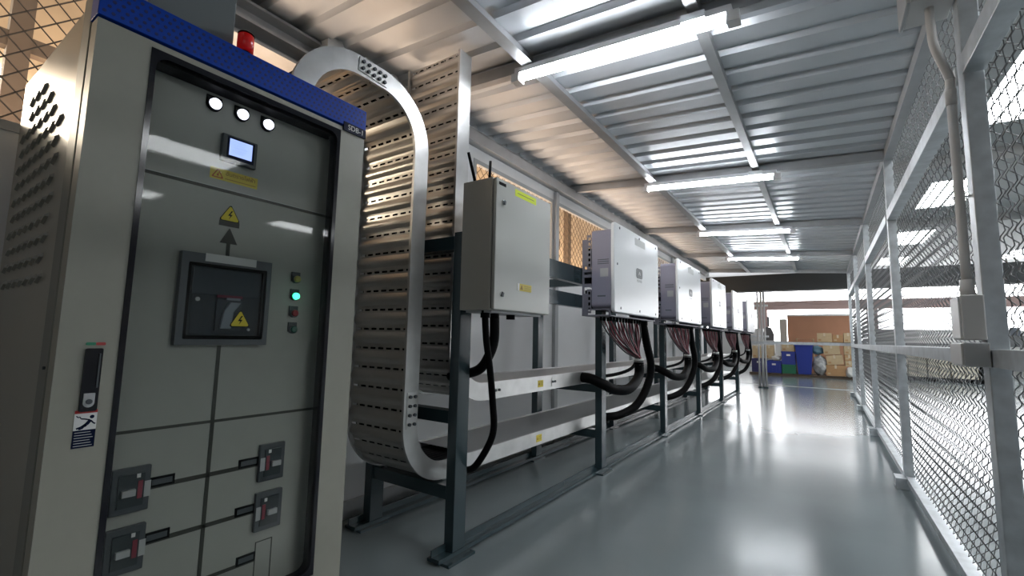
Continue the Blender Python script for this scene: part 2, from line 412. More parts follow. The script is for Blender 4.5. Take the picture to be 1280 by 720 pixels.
# blue perforated band with the number plate
band = MB().box(-1.487, FX+.004, .281, 1.070, 1.762, 1.852).build('top_band', M['blue'], cab, bevel=.002)
mb = MB()
for r in range(5):
    n = 44
    for i in range(n):
        y = .292+i*.0178+(.0089 if r % 2 else 0); z = 1.776+r*.0155
        if y > 1.062 or (r == 0 and y > .965): continue
        mb.prism(arc(y, z, .0046, 0, 300, 5), 'x', FX+.004, FX+.0046)
mb.build('perforation', M['bluedark'], band)
npl = MB().box(FX, FX+.007, .972, 1.069, 1.742, 1.775).build('number_plate', M['navy'], cab)
text('plate_lettering', 'SDB-1', M['white'], npl, .027, (FX+.007, 1.024, 1.758), (0,1,0), (0,0,1))
# inner panels and mimic diagram
inner = MB().box(-1.54, PX, .31, 1.05, .15, 1.755).build('inner_panel', M['inner'], cab)
def ln(y0, y1, z0, z1, nm='mimic_line', d=.002): return MB().box(PX, PX+d, y0, y1, z0, z1).build(nm, M['mimic'], inner)
ln(.40, 1.03, 1.421, 1.430, 'panel_gap'); ln(.40, 1.03, .730, .738, 'panel_gap')
MB().box(PX, PX+.0012, .40, 1.03, 1.4305, 1.4325).build('panel_edge', M['lgrey'], inner)
ln(.644, .654, .25, .955)
for z in (.582, .440): ln(.506, .792, z-.006, z+.006)
ln(.65, .804, .287, .297)
for y0, z0, y1 in ((.507, .586, .565), (.507, .444, .565), (.733, .586, .792), (.733, .444, .792), (.748, .297, .804)):
    l = MB().box(PX, PX+.004, y0, y1, z0-.006, z0+.020).build('circuit_label', M['black'], inner)
    MB().box(PX+.004, PX+.005, y0+.006, y1-.006, z0, z0+.014).build('label_window', M['dgrey'], l)
MB().box(PX, PX+.002, .803, .8055, .22, .343).build('blank_outline', M['mimic'], inner)
MB().box(PX, PX+.002, .8535, .856, .22, .343).build('blank_outline', M['mimic'], inner)
MB().box(PX, PX+.002, .803, .856, .3405, .343).build('blank_outline', M['mimic'], inner)
# three white pilot lamps
for y in (.575, .654, .735):
    p = MB().cyl((PX, y, 1.679), (PX+.012, y, 1.679), .0205, 20); p.box(PX, PX+.004, y-.021, y+.021, 1.679-.004, 1.679+.026)
    p = p.build('pilot_lamp', M['black'], cab)
    MB().tube([(PX+.012, y, 1.679), (PX+.019, y, 1.679), (PX+.023, y, 1.679)], [.0165, .0155, .008], 18).build('white_lens', M['ledw'], p)
# meter
mt = MB().box(PX, PX+.016, .602, .706, 1.514, 1.600).build('power_meter', M['dgrey'], cab, bevel=.003)
MB().box(PX+.016, PX+.0175, .616, .696, 1.526, 1.594).build('meter_bezel', M['navy'], mt)
sc_ = MB().box(PX+.0175, PX+.0185, .622, .689, 1.536, 1.588).build('meter_screen', M['screen'], mt)
mb = MB()
for i in range(5): mb.box(PX+.0185, PX+.019, .627, .664+.006*(i % 3), 1.545+i*.0085, 1.548+i*.0085)
mb.build('readout_lines', M['screenline'], mt)
# yellow strip sticker
sk = MB().box(PX, PX+.001, .582, .721, 1.456, 1.491).build('danger_strip_sticker', M['ochre'], cab)
def tri(m, cy, cz, s, x0, x1, r=.12): 
    P = []
    for k in range(3):
        a = 90+120*k; c = (cy+s*(1-r)*.0+s*math.cos(math.radians(a))*(1-2*r), cz+s*math.sin(math.radians(a))*(1-2*r))
        P += arc(c[0], c[1], s*r, a-60, a+60, 4)
    return m.prism(P, 'x', x0, x1)
def bolt(m, cy, cz, s, x):
    pts = [(.10, .55), (-.22, -.02), (.02, -.02), (-.10, -.42), (.24, .14), (.0, .14), (.26, .55)]
    m.prism([(cy+a*s, cz+b*s) for a, b in pts], 'x', x-.0002, x+.0003)
m = MB(); tri(m, .603, 1.4705, .020, PX+.001, PX+.0014); m.build('hazard_triangle', mat('ochre_red', (.45, .10, .03), .5), sk)
m = MB(); tri(m, .603, 1.4705, .014, PX+.0014, PX+.0017); m.build('triangle_field', M['ochre'], sk)
m = MB(); bolt(m, .603, 1.468, .016, PX+.0018); m.build('lightning_bolt', M['red'], sk)
text('sticker_lettering', 'อันตรายไฟฟ้า', mat('brown_ink', (.20, .08, .02), .5), sk, .0165, (PX+.0012, .669, 1.479), (0,1,0), (0,0,1))
MB().box(PX+.001, PX+.0012, .624, .716, 1.462, 1.4645).build('small_print', mat('brown_ink_pale', (.38, .24, .03), .5), sk)
# yellow triangle above the arrow, with its black caption
tg = MB(); tri(tg, .648, 1.352, .036, PX, PX+.001); tg = tg.build('voltage_triangle_sticker', M['black'], cab)
m = MB(); tri(m, .648, 1.352, .032, PX+.001, PX+.0013); m.build('triangle_field', M['yellow'], tg)
m = MB(); bolt(m, .648, 1.352, .028, PX+.0014); m.build('lightning_bolt', M['black'], tg)
MB().box(PX, PX+.001, .619, .677, 1.318, 1.335).build('sticker_caption', M['mimic'], tg)
# arrow
m = MB().prism([(.625, 1.265), (.675, 1.265), (.65, 1.313)], 'x', PX, PX+.002); m.box(PX, PX+.002, .645, .655, 1.22, 1.265); m.build('mimic_arrow', M['mimic'], inner)
# main breaker
mbk = MB(); framex(mbk, PX, PX+.022, (.525, .778, .957, 1.222), (.543, .764, .974, 1.194), .004, 2)
mbk = mbk.build('main_breaker', M['mgrey'], cab)
m = MB(); framex(m, PX+.0005, PX+.018, (.543, .764, .974, 1.194), (.552, .755, .985, 1.186), .003, 2); m.build('escutcheon_seal', M['black'], mbk)
MB().box(PX, PX+.006, .552, .755, .985, 1.186).build('breaker_face', M['breaker'], mbk)
MB().box(PX+.006, PX+.010, .56, .748, 1.105, 1.18).build('terminal_cover', M['dgrey'], mbk)
MB().box(PX+.006, PX+.011, .628, .70, 1.098, 1.106).build('red_nameplate', mat('maroon', (.30, .03, .06), .5), mbk)
MB().box(PX+.006, PX+.0115, .655, .694, 1.092, 1.099).build('white_nameplate', M['lgrey'], mbk)
m = MB(); m.box(PX+.006, PX+.012, .628, .70, 1.00, 1.092); m.build('handle_escutcheon', M['dgrey'], mbk)
m = MB().prism([(.636, 1.005), (.668, 1.005), (.672, 1.055), (.692, 1.085), (.66, 1.085), (.645, 1.06)], 'x', PX+.012, PX+.026); m.build('toggle_handle', M['lgrey'], mbk, bevel=.003)
MB().box(PX+.027, PX+.029, .556, .752, .988, 1.183).build('clear_cover', M['clear'], mbk)
MB().cyl((PX+.029, .569, 1.088), (PX+.033, .569, 1.088), .006, 12).build('cover_screw', M['lgrey'], mbk)
MB().cyl((PX+.029, .715, 1.004), (PX+.033, .715, 1.004), .004, 12).build('cover_screw', M['lgrey'], mbk)
MB().box(PX+.022, PX+.024, .583, .727, 1.200, 1.2235).build('white_label', M['white'], mbk)
m = MB(); tri(m, .689, 1.030, .036, PX+.0295, PX+.030); wt = m.build('voltage_triangle', M['black'], mbk)
m = MB(); tri(m, .689, 1.030, .032, PX+.030, PX+.0303); m.build('triangle_field', M['yellow'], mbk)
m = MB(); bolt(m, .689, 1.030, .028, PX+.0304); m.build('lightning_bolt', M['black'], mbk)
# column of pilot lamp and push buttons
for z, mm, nm in ((1.181, 'ledy', 'yellow pilot lamp'), (1.122, 'ledg', 'lit green pilot lamp'), (1.064, 'ledr', 'red push button'), (1.009, 'ledk', 'dark green push button')):
    y = .872
    p = MB().box(PX, PX+.005, y-.015, y+.015, z-.008, z+.024); p.cyl((PX, y, z), (PX+.012, y, z), .0145, 18); p = p.build('push_button' if 'button' in nm else 'pilot_lamp', M['dgrey'], cab)
    p['label'] = nm
    MB().tube([(PX+.012, y, z), (PX+.018, y, z), (PX+.020, y, z)], [.0115, .011, .007], 16).build('button_cap' if 'button' in nm else 'lens', M[mm], p)
# branch breakers
for (y0, y1, z0, z1, side) in ((.424, .506, .531, .644, 1), (.424, .507, .384, .497, 1), (.791, .871, .527, .641, -1), (.789, .873, .377, .494, -1)):
    b = MB().box(PX, PX+.014, y0, y1, z0, z1).build('branch_breaker', M['dgrey'], cab, bevel=.002)
    yc = (y0+y1)/2; zc = (z0+z1)/2
    MB().box(PX+.014, PX+.018, y0+.014, y1-.014, z0+.016, z1-.016).build('breaker_face', M['breaker'], b)
    e = y1 if side > 0 else y0
    MB().box(PX+.018, PX+.0185, min(e, e-side*.014), max(e, e-side*.014), zc-.022, zc+.018).build('white_label', M['lgrey'], b)
    MB().box(PX+.018, PX+.020, min(e-side*.018, e-side*.028), max(e-side*.018, e-side*.028), zc-.022, zc+.022).build('red_strip', mat('maroon', (.22, .03, .05), .5), b)
    MB().box(PX+.018, PX+.028, min(e-side*.034, e-side*.062), max(e-side*.034, e-side*.062), zc-.012, zc+.004).build('toggle', M['lgrey'], b)
    MB().box(PX+.018, PX+.0195, min(e-side*.024, e-side*.032), max(e-side*.024, e-side*.032), zc+.030, zc+.040).build('white_dot', M['white'], b)
# cable entry box on top, beacon
tb = MB().box(-2.0, -1.60, .42, .655, 1.85, 2.30).build('top_entry_box', mat('entry_box', (.16, .18, .185), .45), cab, bevel=.004)
MB().box(-2.02, -1.585, .40, .67, 1.85, 1.885).build('entry_box_flange', M['cabedge'], tb)
bc = MB().cyl((-1.56, .675, 1.852), (-1.56, .675, 1.925), .017, 18).build('beacon_lamp', M['black'], cab)
MB().tube([(-1.56, .675, 1.925), (-1.56, .675, 1.98), (-1.56, .675, 1.986)], [.025, .025, .020], 20).build('red_dome', M['beacon'], bc)
MB().tube([(-1.56, .675, 1.986), (-1.56, .675, 1.992)], [.0255, .020], 20).build('beacon_cap', M['black'], bc)
# second switch: small screw on the frame side
MB().cyl((-1.5, .282, .905), (-1.5, .277, .905), .004, 8).build('frame_screw', M['dgrey'], cab)

# ------------------------------------------------------------------ cable trays
XN, XF = -1.55, -1.95
def offset(path, d):
    out = []
    for i, p in enumerate(path):
        a = Vector(path[max(i-1, 0)]); b = Vector(path[min(i+1, len(path)-1)]); t = (b-a).normalized()
        out.append((p[0]-t.y*d, p[1]+t.x*d))
    return out
def rail(mb, x, path, w, side, flange=.014, th=.003):
    """tray side rail: web in the YZ plane following path (bed edge) with width w, small flanges turned inwards (side)"""
    o = offset(path, w); k = len(path)
    for i in range(k-1):
        a, b, c, d = path[i], path[i+1], o[i+1], o[i]
        mb.quad((x, *a), (x, *b), (x, *c), (x, *d)); x2 = x+side*th
        mb.quad((x2, *a), (x2, *b), (x2, *c), (x2, *d))
        for p, q in ((a, b), (d, c)):
            mb.quad((x, *p), (x, *q), (x+side*flange, *q), (x+side*flange, *p))
    for p, q in ((path[0], o[0]), (path[-1], o[-1])):
        mb.quad((x, *p), (x, *q), (x2, *q), (x2, *p))
def resample(path, ds):
    P = [Vector(p) for p in path]; out = [P[0].copy()]; acc = 0
    for a, b in zip(P, P[1:]):
        L = (b-a).length; d = ds-acc
        while d <= L: out.append(a+(b-a)*(d/L)); d += ds
        acc = (acc+L) % ds
    return out
def bed(mb, path, x0, x1, off, per=.092):
    """perforated, ribbed tray floor along path; one row of slots between rounded ribs"""
    ds = per/10; P = resample(path, ds); k = len(P)
    prof = [0, 0, 0, 0, .005, .009, .011, .010, .006, .001]
    pts = []
    for i, p in enumerate(P):
        a = P[max(i-1, 0)]; b = P[min(i+1, k-1)]; t = (b-a).normalized(); n = Vector((-t.y, t.x))
        pts.append(p + n*(off-prof[i % 10]))
    nslot = 7; W = x1-x0
    for i in range(k-1):
        a, b = pts[i], pts[i+1]
        if i % 10 == 1:
            cols = []; e = x0
            for s in range(nslot):
                c = x0+W*(s+.5)/nslot; cols.append((e, c-W/nslot*.33)); e = c+W/nslot*.33
            cols.append((e, x1))
        else: cols = [(x0, x1)]
        for u, v in cols: mb.quad((u, a.x, a.y), (v, a.x, a.y), (v, b.x, b.y), (u, b.x, b.y), smooth=len(cols) == 1)
def traycables(parent, path):
    for i in range(11):
        x = XF+.04+i*.032
        MB().tube([(x, *p) for p in offset(path, .044)], .0155, 6).build('power_cable', M['black'], parent)
def splice(parent, x, cy, cz, ang, n=3, L=.11, h=.05):
    m = MB(); c, s = math.cos(ang), math.sin(ang)
    def T(u, v): return (cy+u*c-v*s, cz+u*s+v*c)
    m.prism([T(-L/2, -h/2), T(L/2, -h/2), T(L/2, h/2), T(-L/2, h/2)], 'x', x, x+.004)
    p = m.build('splice_plate', M['tray'], parent)
    for i in range(n):
        for v in ((-h*.25, h*.25) if n > 3 else (0,)):
            y, z = T(-L*.38+L*.76*i/(n-1), v); MB().cyl((x+.004, y, z), (x+.013, y, z), .0075, 8).build('bolt_head', M['dgrey'], p)
def traysticker(parent, y, z, x):
    s = MB().box(x, x+.001, y-.034, y+.034, z-.022, z+.022).build('voltage_sticker', M['ochre'], parent)
    m = MB(); tri(m, y-.018, z-.002, .013, x+.001, x+.0014); m.build('hazard_triangle', mat('ink', (.35, .2, .02), .5), s)
    m = MB()
    for i in range(3): m.box(x+.001, x+.0014, y-.002, y+.029, z+.009-i*.009, z+.012-i*.009)
    m.build('sticker_lines', mat('ink2', (.30, .22, .03), .5), s)
RW = .085
# lower tray: out of the cabinet top, over, down and along the floor rack.  path = outer/bed edge, rail width turned to the left of travel
YE = 10.35
pA = [(1.12-.205, 1.80), (1.12-.205, 1.86)] + arc(1.12, 1.865, .205, 180, 90, 10)[1:] + arc(1.24, 1.865-.087+.087, .205, 90, 0, 12)
# bed runs on the inside of the arch and on the outside of the foot bend, so it swaps sides nowhere: it is always the face towards -Y / down
pA = pA + [(1.445, .80)] 
pA += arc(1.725, .59, .28, 180, 270, 12)[0:] + [(YE, .31)]
trA = thing('cable_tray', 'zinc cable tray arching from the cabinet top down to the lower shelf', 'cable tray', (-1.75, 1.5, .31), 'cable trays of the inverter rack')
for x, sd in ((XN, -1), (XF, 1)):
    m = MB(); rail(m, x, pA, RW, sd); m.build('side_rail', M['tray'], trA)
m = MB(); ib = len(pA)-1
bed(m, pA[:-1]+[(2.1, .31)], XF+.004, XN-.004, .022); m.build('perforated_bed', M['bed'], trA)
m = MB(); m.box(XF+.004, XN-.004, 2.1, YE, .320, .323); m.box(XF+.003, XN-.003, 1.95, YE, .383, .386); m.build('tray_lid', M['lid'], trA)
traycables(trA, pA[:-1]+[(2.1, .31)])
splice(trA, XN, 1.185, 2.112, -.06, 5, .15, .06)
splice(trA, XN, 1.49, .66, PI/2, 4, .16, .06)
splice(trA, XN, 1.80, .352, 0, 3, .10, .05)
traysticker(trA, 2.62, .352, XN)
# upper tray: from the roof straight down, then along
trB = thing('cable_tray', 'zinc cable tray dropping straight from the roof to the upper shelf', 'cable tray', (-1.75, 1.8, .65), 'cable trays of the inverter rack')
pB = [(1.735, roofz(-1.75)-.06), (1.735, .93)] + arc(2.015, .93, .28, 180, 270, 12)[1:] + [(YE, .65)]
for x, sd in ((XN, -1), (XF, 1)):
    m = MB(); rail(m, x, pB, RW+.01, sd); m.build('side_rail', M['tray'], trB)
m = MB(); bed(m, pB[:-1]+[(2.3, .65)], XF+.004, XN-.004, .022); m.build('perforated_bed', M['bed'], trB)
m = MB(); m.box(XF+.004, XN-.004, 2.3, YE, .662, .665); m.box(XF+.003, XN-.003, 2.05, YE, .733, .736); m.build('tray_lid', M['lid'], trB)
traycables(trB, pB[:-1]+[(2.3, .65)])
splice(trB, XN, 2.12, .697, 0, 3, .10, .05); splice(trB, XN, 2.80, .70, 0, 2, .04, .06)
traysticker(trB, 2.63, .697, XN)

# ------------------------------------------------------------------ steel support rack
SP = 1.67; Y0 = 1.69
rack = thing('support_rack', 'slate-blue welded steel rack carrying the inverters and cable trays', 'rack', (-1.7, 1.69, 0))
for i in range(6):
    y = Y0+i*SP; a = .042
    MB().box(-1.47, -1.415, y-a, y+a, .03, 1.50).build('front_post', M['slate'], rack, bevel=.003)
    MB().box(-2.04, -1.985, y-a, y+a, .03, 1.50).build('rear_post', M['slate'], rack, bevel=.003)
    for x in (-1.43, -2.02):
        MB().box(x-.075, x+.055, y-.11, y+.07, 0, .012).build('base_plate', M['slate'], rack)
    for z0, z1, nm in ((.245, .305, 'lower_tray_arm'), (.587, .645, 'upper_tray_arm'), (1.42, 1.485, 'top_arm')):
        MB().box(-1.985, -1.47, y-.03, y+.03, z0, z1).build(nm, M['slate'], rack)
for x0, x1, nm in ((-1.465, -1.415, 'front_base_rail'), (-2.04, -1.985, 'rear_base_rail')):
    m = MB(); m.box(x0, x1, Y0-.13, Y0+5*SP+.05, .012, .03); m.box(x0, x0+.006, Y0-.13, Y0+5*SP+.05, .03, .06)
    m.build(nm, M['slate'], rack)
for i in range(6):
    pass
for z0, z1 in ((1.215, 1.305), (1.385, 1.50)):
    MB().box(-1.465, -1.42, Y0+.042, Y0+5*SP+.3, z0, z1).build('mounting_rail', M['slate'], rack)

# ------------------------------------------------------------------ grey wall box
en = thing('junction_cabinet', 'grey steel junction cabinet with two locks mounted on the rack', 'electrical box', (-1.32, 1.89, 1.12))
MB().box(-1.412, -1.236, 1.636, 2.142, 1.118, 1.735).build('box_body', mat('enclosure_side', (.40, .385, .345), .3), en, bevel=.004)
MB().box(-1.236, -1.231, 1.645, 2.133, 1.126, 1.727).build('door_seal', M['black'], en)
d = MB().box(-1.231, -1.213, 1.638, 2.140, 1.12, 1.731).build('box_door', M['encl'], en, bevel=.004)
for z in (1.622, 1.192):
    m = MB().cyl((-1.213, 1.694, z), (-1.207, 1.694, z), .012, 16); lk = m.build('door_lock', M['steel'], d)
    MB().prism([(1.689, z-.012), (1.700, z-.012), (1.704, z+.006), (1.692, z+.011)], 'x', -1.207, -1.203).build('lock_key', M['dgrey'], d)
MB().box(-1.213, -1.2118, 1.656, 1.712, 1.700, 1.715).build('maker_plate', M['black'], d)
lb = MB().box(-1.213, -1.212, 1.79, 1.985, 1.682, 1.716).build('lime_label_strip', M['lime'], d)
MB().box(-1.212, -1.2117, 1.81, 1.965, 1.698, 1.702).build('strip_text_line', mat('olive_ink', (.2, .25, .02), .5), d)
s2 = MB().box(-1.213, -1.212, 1.825, 1.952, 1.222, 1.257).build('voltage_sticker', M['ochre'], d)
MB().box(-1.212, -1.2116, 1.825, 1.842, 1.222, 1.257).build('sticker_white_edge', M['white'], d)
m = MB(); tri(m, 1.862, 1.237, .015, -1.212, -1.2116); m.build('hazard_triangle', mat('ink', (.35, .2, .02), .5), d)
m = MB()
for i in range(3): m.box(-1.212, -1.2116, 1.885, 1.945, 1.246-i*.008, 1.248-i*.008)
m.build('sticker_lines', mat('ink2', (.30, .22, .03), .5), d)
m = MB()
for y in (1.69, 1.765, 1.90): m.cyl((-1.30, y, 1.118), (-1.30, y, 1.085), .022, 12)
m.build('cable_gland', M['black'], en)
MB().box(-1.40, -1.25, 1.67, 2.11, 1.108, 1.118).build('gland_plate', M['lgrey'], en)
for a, b in (((-1.35, 1.648, 1.735), (-1.35, 1.592, 1.86)), ((-1.35, 1.76, 1.735), (-1.35, 1.765, 1.875))):
    MB().tube([a, b], [.008, .007], 10).build('antenna', M['black'], en)
MB().tube([(-1.35, 1.67, 1.742), (-1.35, 1.70, 1.745), (-1.35, 1.75, 1.742)], .004, 6).build('antenna_lead', M['black'], en)
m = MB().tube(smooth([(-1.30, 1.69, 1.09), (-1.30, 1.705, .98), (-1.30, 1.735, .86), (-1.30, 1.765, .70), (-1.30, 1.775, .55), (-1.36, 1.757, .42), (-1.45, 1.785, .355), (-1.58, 1.80, .345)]), .0165, 10)
tag(m.build('power_cable', M['black']), 'thin black cable looping from the junction cabinet to the lower tray', 'cable')
m = MB().tube(smooth([(-1.30, 1.765, 1.09), (-1.30, 1.765, .98), (-1.315, 1.745, .905), (-1.37, 1.755, .845), (-1.46, 1.775, .815), (-1.60, 1.80, .79)]), .024, 10)
tag(m.build('power_cable', M['black']), 'short thick black cable bending from the junction cabinet to the upper tray', 'cable')

# ------------------------------------------------------------------ inverters
YI = 2.955; WI = 1.012
iv = thing('solar_inverter', 'white inverter next to the grey junction cabinet, first of the row', 'inverter', (-1.30, YI+WI/2, 1.156), 'white inverters on the rack')
y0, y1 = YI, YI+WI
def bodyprof(): return rrect(y0+.018, y1-.018, 1.212, 1.770, .03, 4)
MB().prism(bodyprof(), 'x', -1.345, -1.195).build('inverter_body', M['invb'], iv, bevel=.003)
fc = MB().prism(rrect(y0, y1, 1.180, 1.812, .028, 6), 'x', -1.195, -1.168).build('front_cover', M['invw'], iv, bevel=.008, seg=3)
m = MB().prism(rrect(y0+.447, y0+.585, 1.468, 1.545, .022, 6), 'x', -1.168, -1.166); em = m.build('emblem_plate', M['dgrey'], fc)
m = MB()
for k in range(8):
    a = math.radians(10+k*160/7); c = (y0+.516, 1.494)
    u = (math.cos(a), math.sin(a)); n = (-u[1], u[0]); L0, L1, w = .007, .027, .0055
    if k in (3, 4): L1 = .031
    m.prism([(c[0]+u[0]*L0, c[1]+u[1]*L0), (c[0]+u[0]*L1*.75+n[0]*w, c[1]+u[1]*L1*.75+n[1]*w), (c[0]+u[0]*L1, c[1]+u[1]*L1), (c[0]+u[0]*L1*.75-n[0]*w, c[1]+u[1]*L1*.75-n[1]*w)], 'x', -1.166, -1.1654)
m.build('emblem_petals', M['lgrey'], fc)
text('wordmark', 'HUAWEI', M['dgrey'], fc, .030, (-1.168, y0+.516, 1.447), (0,1,0), (0,0,1))
for yy, zz in ((y0+.12, 1.215), (y0+.52, 1.215), (y0+.92, 1.212), (y0+.10, 1.783), (y0+.52, 1.783), (y0+.94, 1.78), (y0+.055, 1.52)):
    MB().cyl((-1.168, yy, zz), (-1.1655, yy, zz), .009, 10).build('cover_screw', M['mgrey'], fc)
MB().box(-1.168, -1.167, y0+.42, y0+.66, 1.72, 1.775).build('caution_label', mat('pale_label', (.55, .57, .55), .5), fc)
MB().box(-1.28, -1.22, y0+.0172, y0+.018, 1.43, 1.49).build('rating_label', M['lgrey'], iv)
m = MB()
for i in range(3): m.box(-1.30, -1.215, y0+.0172, y0+.018, 1.52+i*.014, 1.526+i*.014)
m.build('rating_text', M['mgrey'], iv)
MB().box(-1.30, -1.24, y0+.0172, y0+.018, 1.29, 1.30).build('model_text', M['mgrey'], iv)
# bracket behind: two slotted uprights each side with fans, bottom shelf
br = MB().box(-1.415, -1.347, y0+.02, y1-.02, 1.47, 1.49)
for yy in (y0+.012, y1-.03):
    for z0, z1 in ((1.175, 1.345), (1.49, 1.735)):
        # slotted plate: solid bars between the slots
        br.box(-1.378, -1.370, yy, yy+.006, z0, z1); br.box(-1.352, -1.347, yy, yy+.006, z0, z1); n = int((z1-z0)/.036)
        for i in range(n+1): br.box(-1.370, -1.352, yy, yy+.006, z0+i*(z1-z0-.016)/n, z0+i*(z1-z0-.016)/n+.016)
        br.box(-1.415, -1.378, yy+.004, yy+.012, z0+.02, z1-.03)
    br.box(-1.415, -1.405, yy, yy+.02, 1.156, 1.70); br.box(-1.40, -1.347, yy, yy+.012, 1.36, 1.385); br.box(-1.40, -1.347, yy, yy+.012, 1.43, 1.45)
br.build('wall_bracket', M['invd'], iv)
m = MB()
for yy in (y0+.03, y1-.10): m.box(-1.40, -1.35, yy, yy+.07, 1.22, 1.34); m.box(-1.40, -1.35, yy, yy+.07, 1.52, 1.64)
m.build('heat_sink_fins', M['black'], iv)
m = MB(); m.box(-1.415, -1.20, y0+.01, y0+.016, 1.196, 1.206); m.box(-1.415, -1.20, y0+.01, y0+.016, 1.156, 1.164); m.box(-1.415, -1.37, y0+.01, y0+.016, 1.156, 1.206); m.box(-1.215, -1.20, y0+.01, y0+.016, 1.156, 1.206)
m.box(-1.415, -1.20, y0+.016, y1-.016, 1.156, 1.162); m.box(-1.415, -1.20, y1-.016, y1-.010, 1.156, 1.206)
m.build('bottom_shelf', M['invd'], iv)
for i in range(11):
    yy = y0+.115+i*.063
    MB().cyl((-1.255, yy+.0315, 1.158), (-1.255, yy+.0315, 1.125), .010, 8).build('cable_connector', M['black'], iv)
    MB().cyl((-1.315, yy, 1.158), (-1.315, yy, 1.128), .010, 8).build('cable_connector', M['black'], iv)
MB().cyl((-1.28, y0+.93, 1.158), (-1.28, y0+.93, 1.12), .04, 12).build('cable_gland', M['black'], iv)

# DC cable loom of the first inverter
dc = thing('cable_loom', 'loom of red and black cables gathered into a black hose under the first inverter', 'cable loom', (-1.29, YI+.85, .6), 'cable looms under the inverters')
rnd = random.Random(3)
cy, cz = y0+.845, .835
for i in range(22):
    yy = y0+.115+i*.0315+rnd.uniform(-.008, .008); xx = -1.255 if i % 2 else -1.315
    sag = rnd.uniform(.0, .06); e = (-1.29+rnd.uniform(-.024, .024), cy+rnd.uniform(-.026, .026), cz)
    mid1 = (xx, yy+(cy-yy)*.20+rnd.uniform(-.02, .02), 1.04-rnd.uniform(0, .03)-sag*.3)
    f = .64; mid2 = (xx*.5-.645, yy+(cy-yy)*f+rnd.uniform(-.02, .02), .925-.02*rnd.random()-sag*.3*(1-i/22))
    m = MB().tube(smooth([(xx, yy, 1.13), mid1, mid2, e, (e[0], e[1]-.005, cz-.05)], 6), .0058, 6)
    m.build('red_cable' if i % 3 != 0 else 'black_cable', M['cabler'] if i % 3 == 1 else (M['cablek'] if i % 3 == 0 else mat('cable_pink', (.20, .07, .085), .5)), dc)
MB().tube([(-1.29, cy, .812), (-1.29, cy, .842)], .039, 14).build('white_tape', M['whitebag'], dc)
hose = smooth([(-1.29, cy, .83), (-1.29, y0+.84, .70), (-1.29, y0+.62, .612), (-1.34, y0+.45, .612), (-1.385, y0+.33, .655), (-1.47, y0+.29, .695), (-1.57, y0+.31, .70)], 14)
def ribbed(pts, r): return [r*(1+.05*(i % 2)) for i in range(len(pts))]
MB().tube(hose, ribbed(hose, .038), 14).build('corrugated_hose', M['black'], dc)
ac = thing('conduit_hose', 'black hose dropping from the first inverter to the lower tray', 'cable', (-1.28, YI+.93, .45), 'black hoses to the lower tray')
h2 = smooth([(-1.28, y0+.93, 1.13), (-1.28, y0+1.03, .96), (-1.28, y0+1.14, .76), (-1.31, y0+1.10, .575), (-1.37, y0+1.0, .43), (-1.46, y0+.87, .36), (-1.53, y0+.78, .345), (-1.60, y0+.74, .345)], 14)
MB().tube(h2, ribbed(h2, .033), 14).build('hose', M['black'], ac)
h3 = smooth([(-1.33, y0+.90, 1.13), (-1.34, y0+.93, .95), (-1.35, y0+.95, .82), (-1.38, y0+.86, .74), (-1.47, y0+.58, .70), (-1.60, y0+.3, .71)], 10)
MB().tube(h3, .014, 8).build('thin_cable', M['black'], ac)
ords = ['second', 'third', 'fourth', 'last and farthest']
for i in range(1, 5):
    o_ = ords[i-1]; dl = (0, SP*i, 0)
    dup(iv, dl, '%s white inverter along the rack from the grey junction cabinet' % o_)
    dup(dc, dl, 'loom of red and black cables under the %s inverter' % o_)
    dup(ac, dl, 'black hose dropping from the %s inverter to the lower tray' % o_)

# ------------------------------------------------------------------ chain-link fence
fx = .46
fence = thing('chain_link_fence', 'galvanised chain-link fence with square posts along the right of the aisle', 'fence', (fx, 6, 0))
for i, y in enumerate([-.15]+BAY):
    w = .034 if i else .03
    MB().box(fx-.03, fx+.022, y-w, y+w, .02, roofz(fx)-.07).build('fence_post', M['fence'], fence, bevel=.003)
    MB().box(fx-.085, fx+.02, y-.085, y+.055, 0, .075).build('post_foot', M['fence'], fence, bevel=.003)
ys = [-.15]+BAY
for i in range(5):
    a, b = ys[i]+.042, ys[i+1]-.042
    MB().box(fx-.03, fx+.02, a, b, .935, .992).build('middle_rail', M['fence'], fence, bevel=.002)
    MB().box(fx-.035, fx+.025, a, b, 1.915, 1.985).build('upper_rail', M['fence'], fence, bevel=.002)
    MB().box(fx-.025, fx+.035, a, b, .045, .085).build('bottom_rail', M['fence'], fence, bevel=.002)
def chainlink(y0, y1, z0, z1):
    m = MB(); W = .036; H = .060; r = .0021
    n = int((y1-y0)/W); per = int((z1-z0)/H)
    for k in range(n):
        base = y0+k*W; pts = []
        for j in range(per*4+1):
            ph = j/4; t = ph % 1
            s = (0, .5, 1, .5)[j % 4]
            xo = (0, .007, 0, -.007)[j % 4]*(1)
            ov = .0015
            pts.append((xo, base-ov+(W+2*ov)*(s if k % 2 == 0 else 1-s), z0+j*H/4))
        m.tube(pts, r, 3, cap=False, smooth=True)
    return m
cl = chainlink(0, BAY[1]-BAY[0]-.084, .09, roofz(fx)-.08)
first = None
for i in range(5):
    if first is None:
        me_o = cl.build('chain_link_mesh', M['wire']); me_o.parent = fence; first = me_o
    else:
        me_o = first.copy(); COL.objects.link(me_o); me_o.parent = fence
    me_o.location = (.02, ys[i]+.042-6, 0)
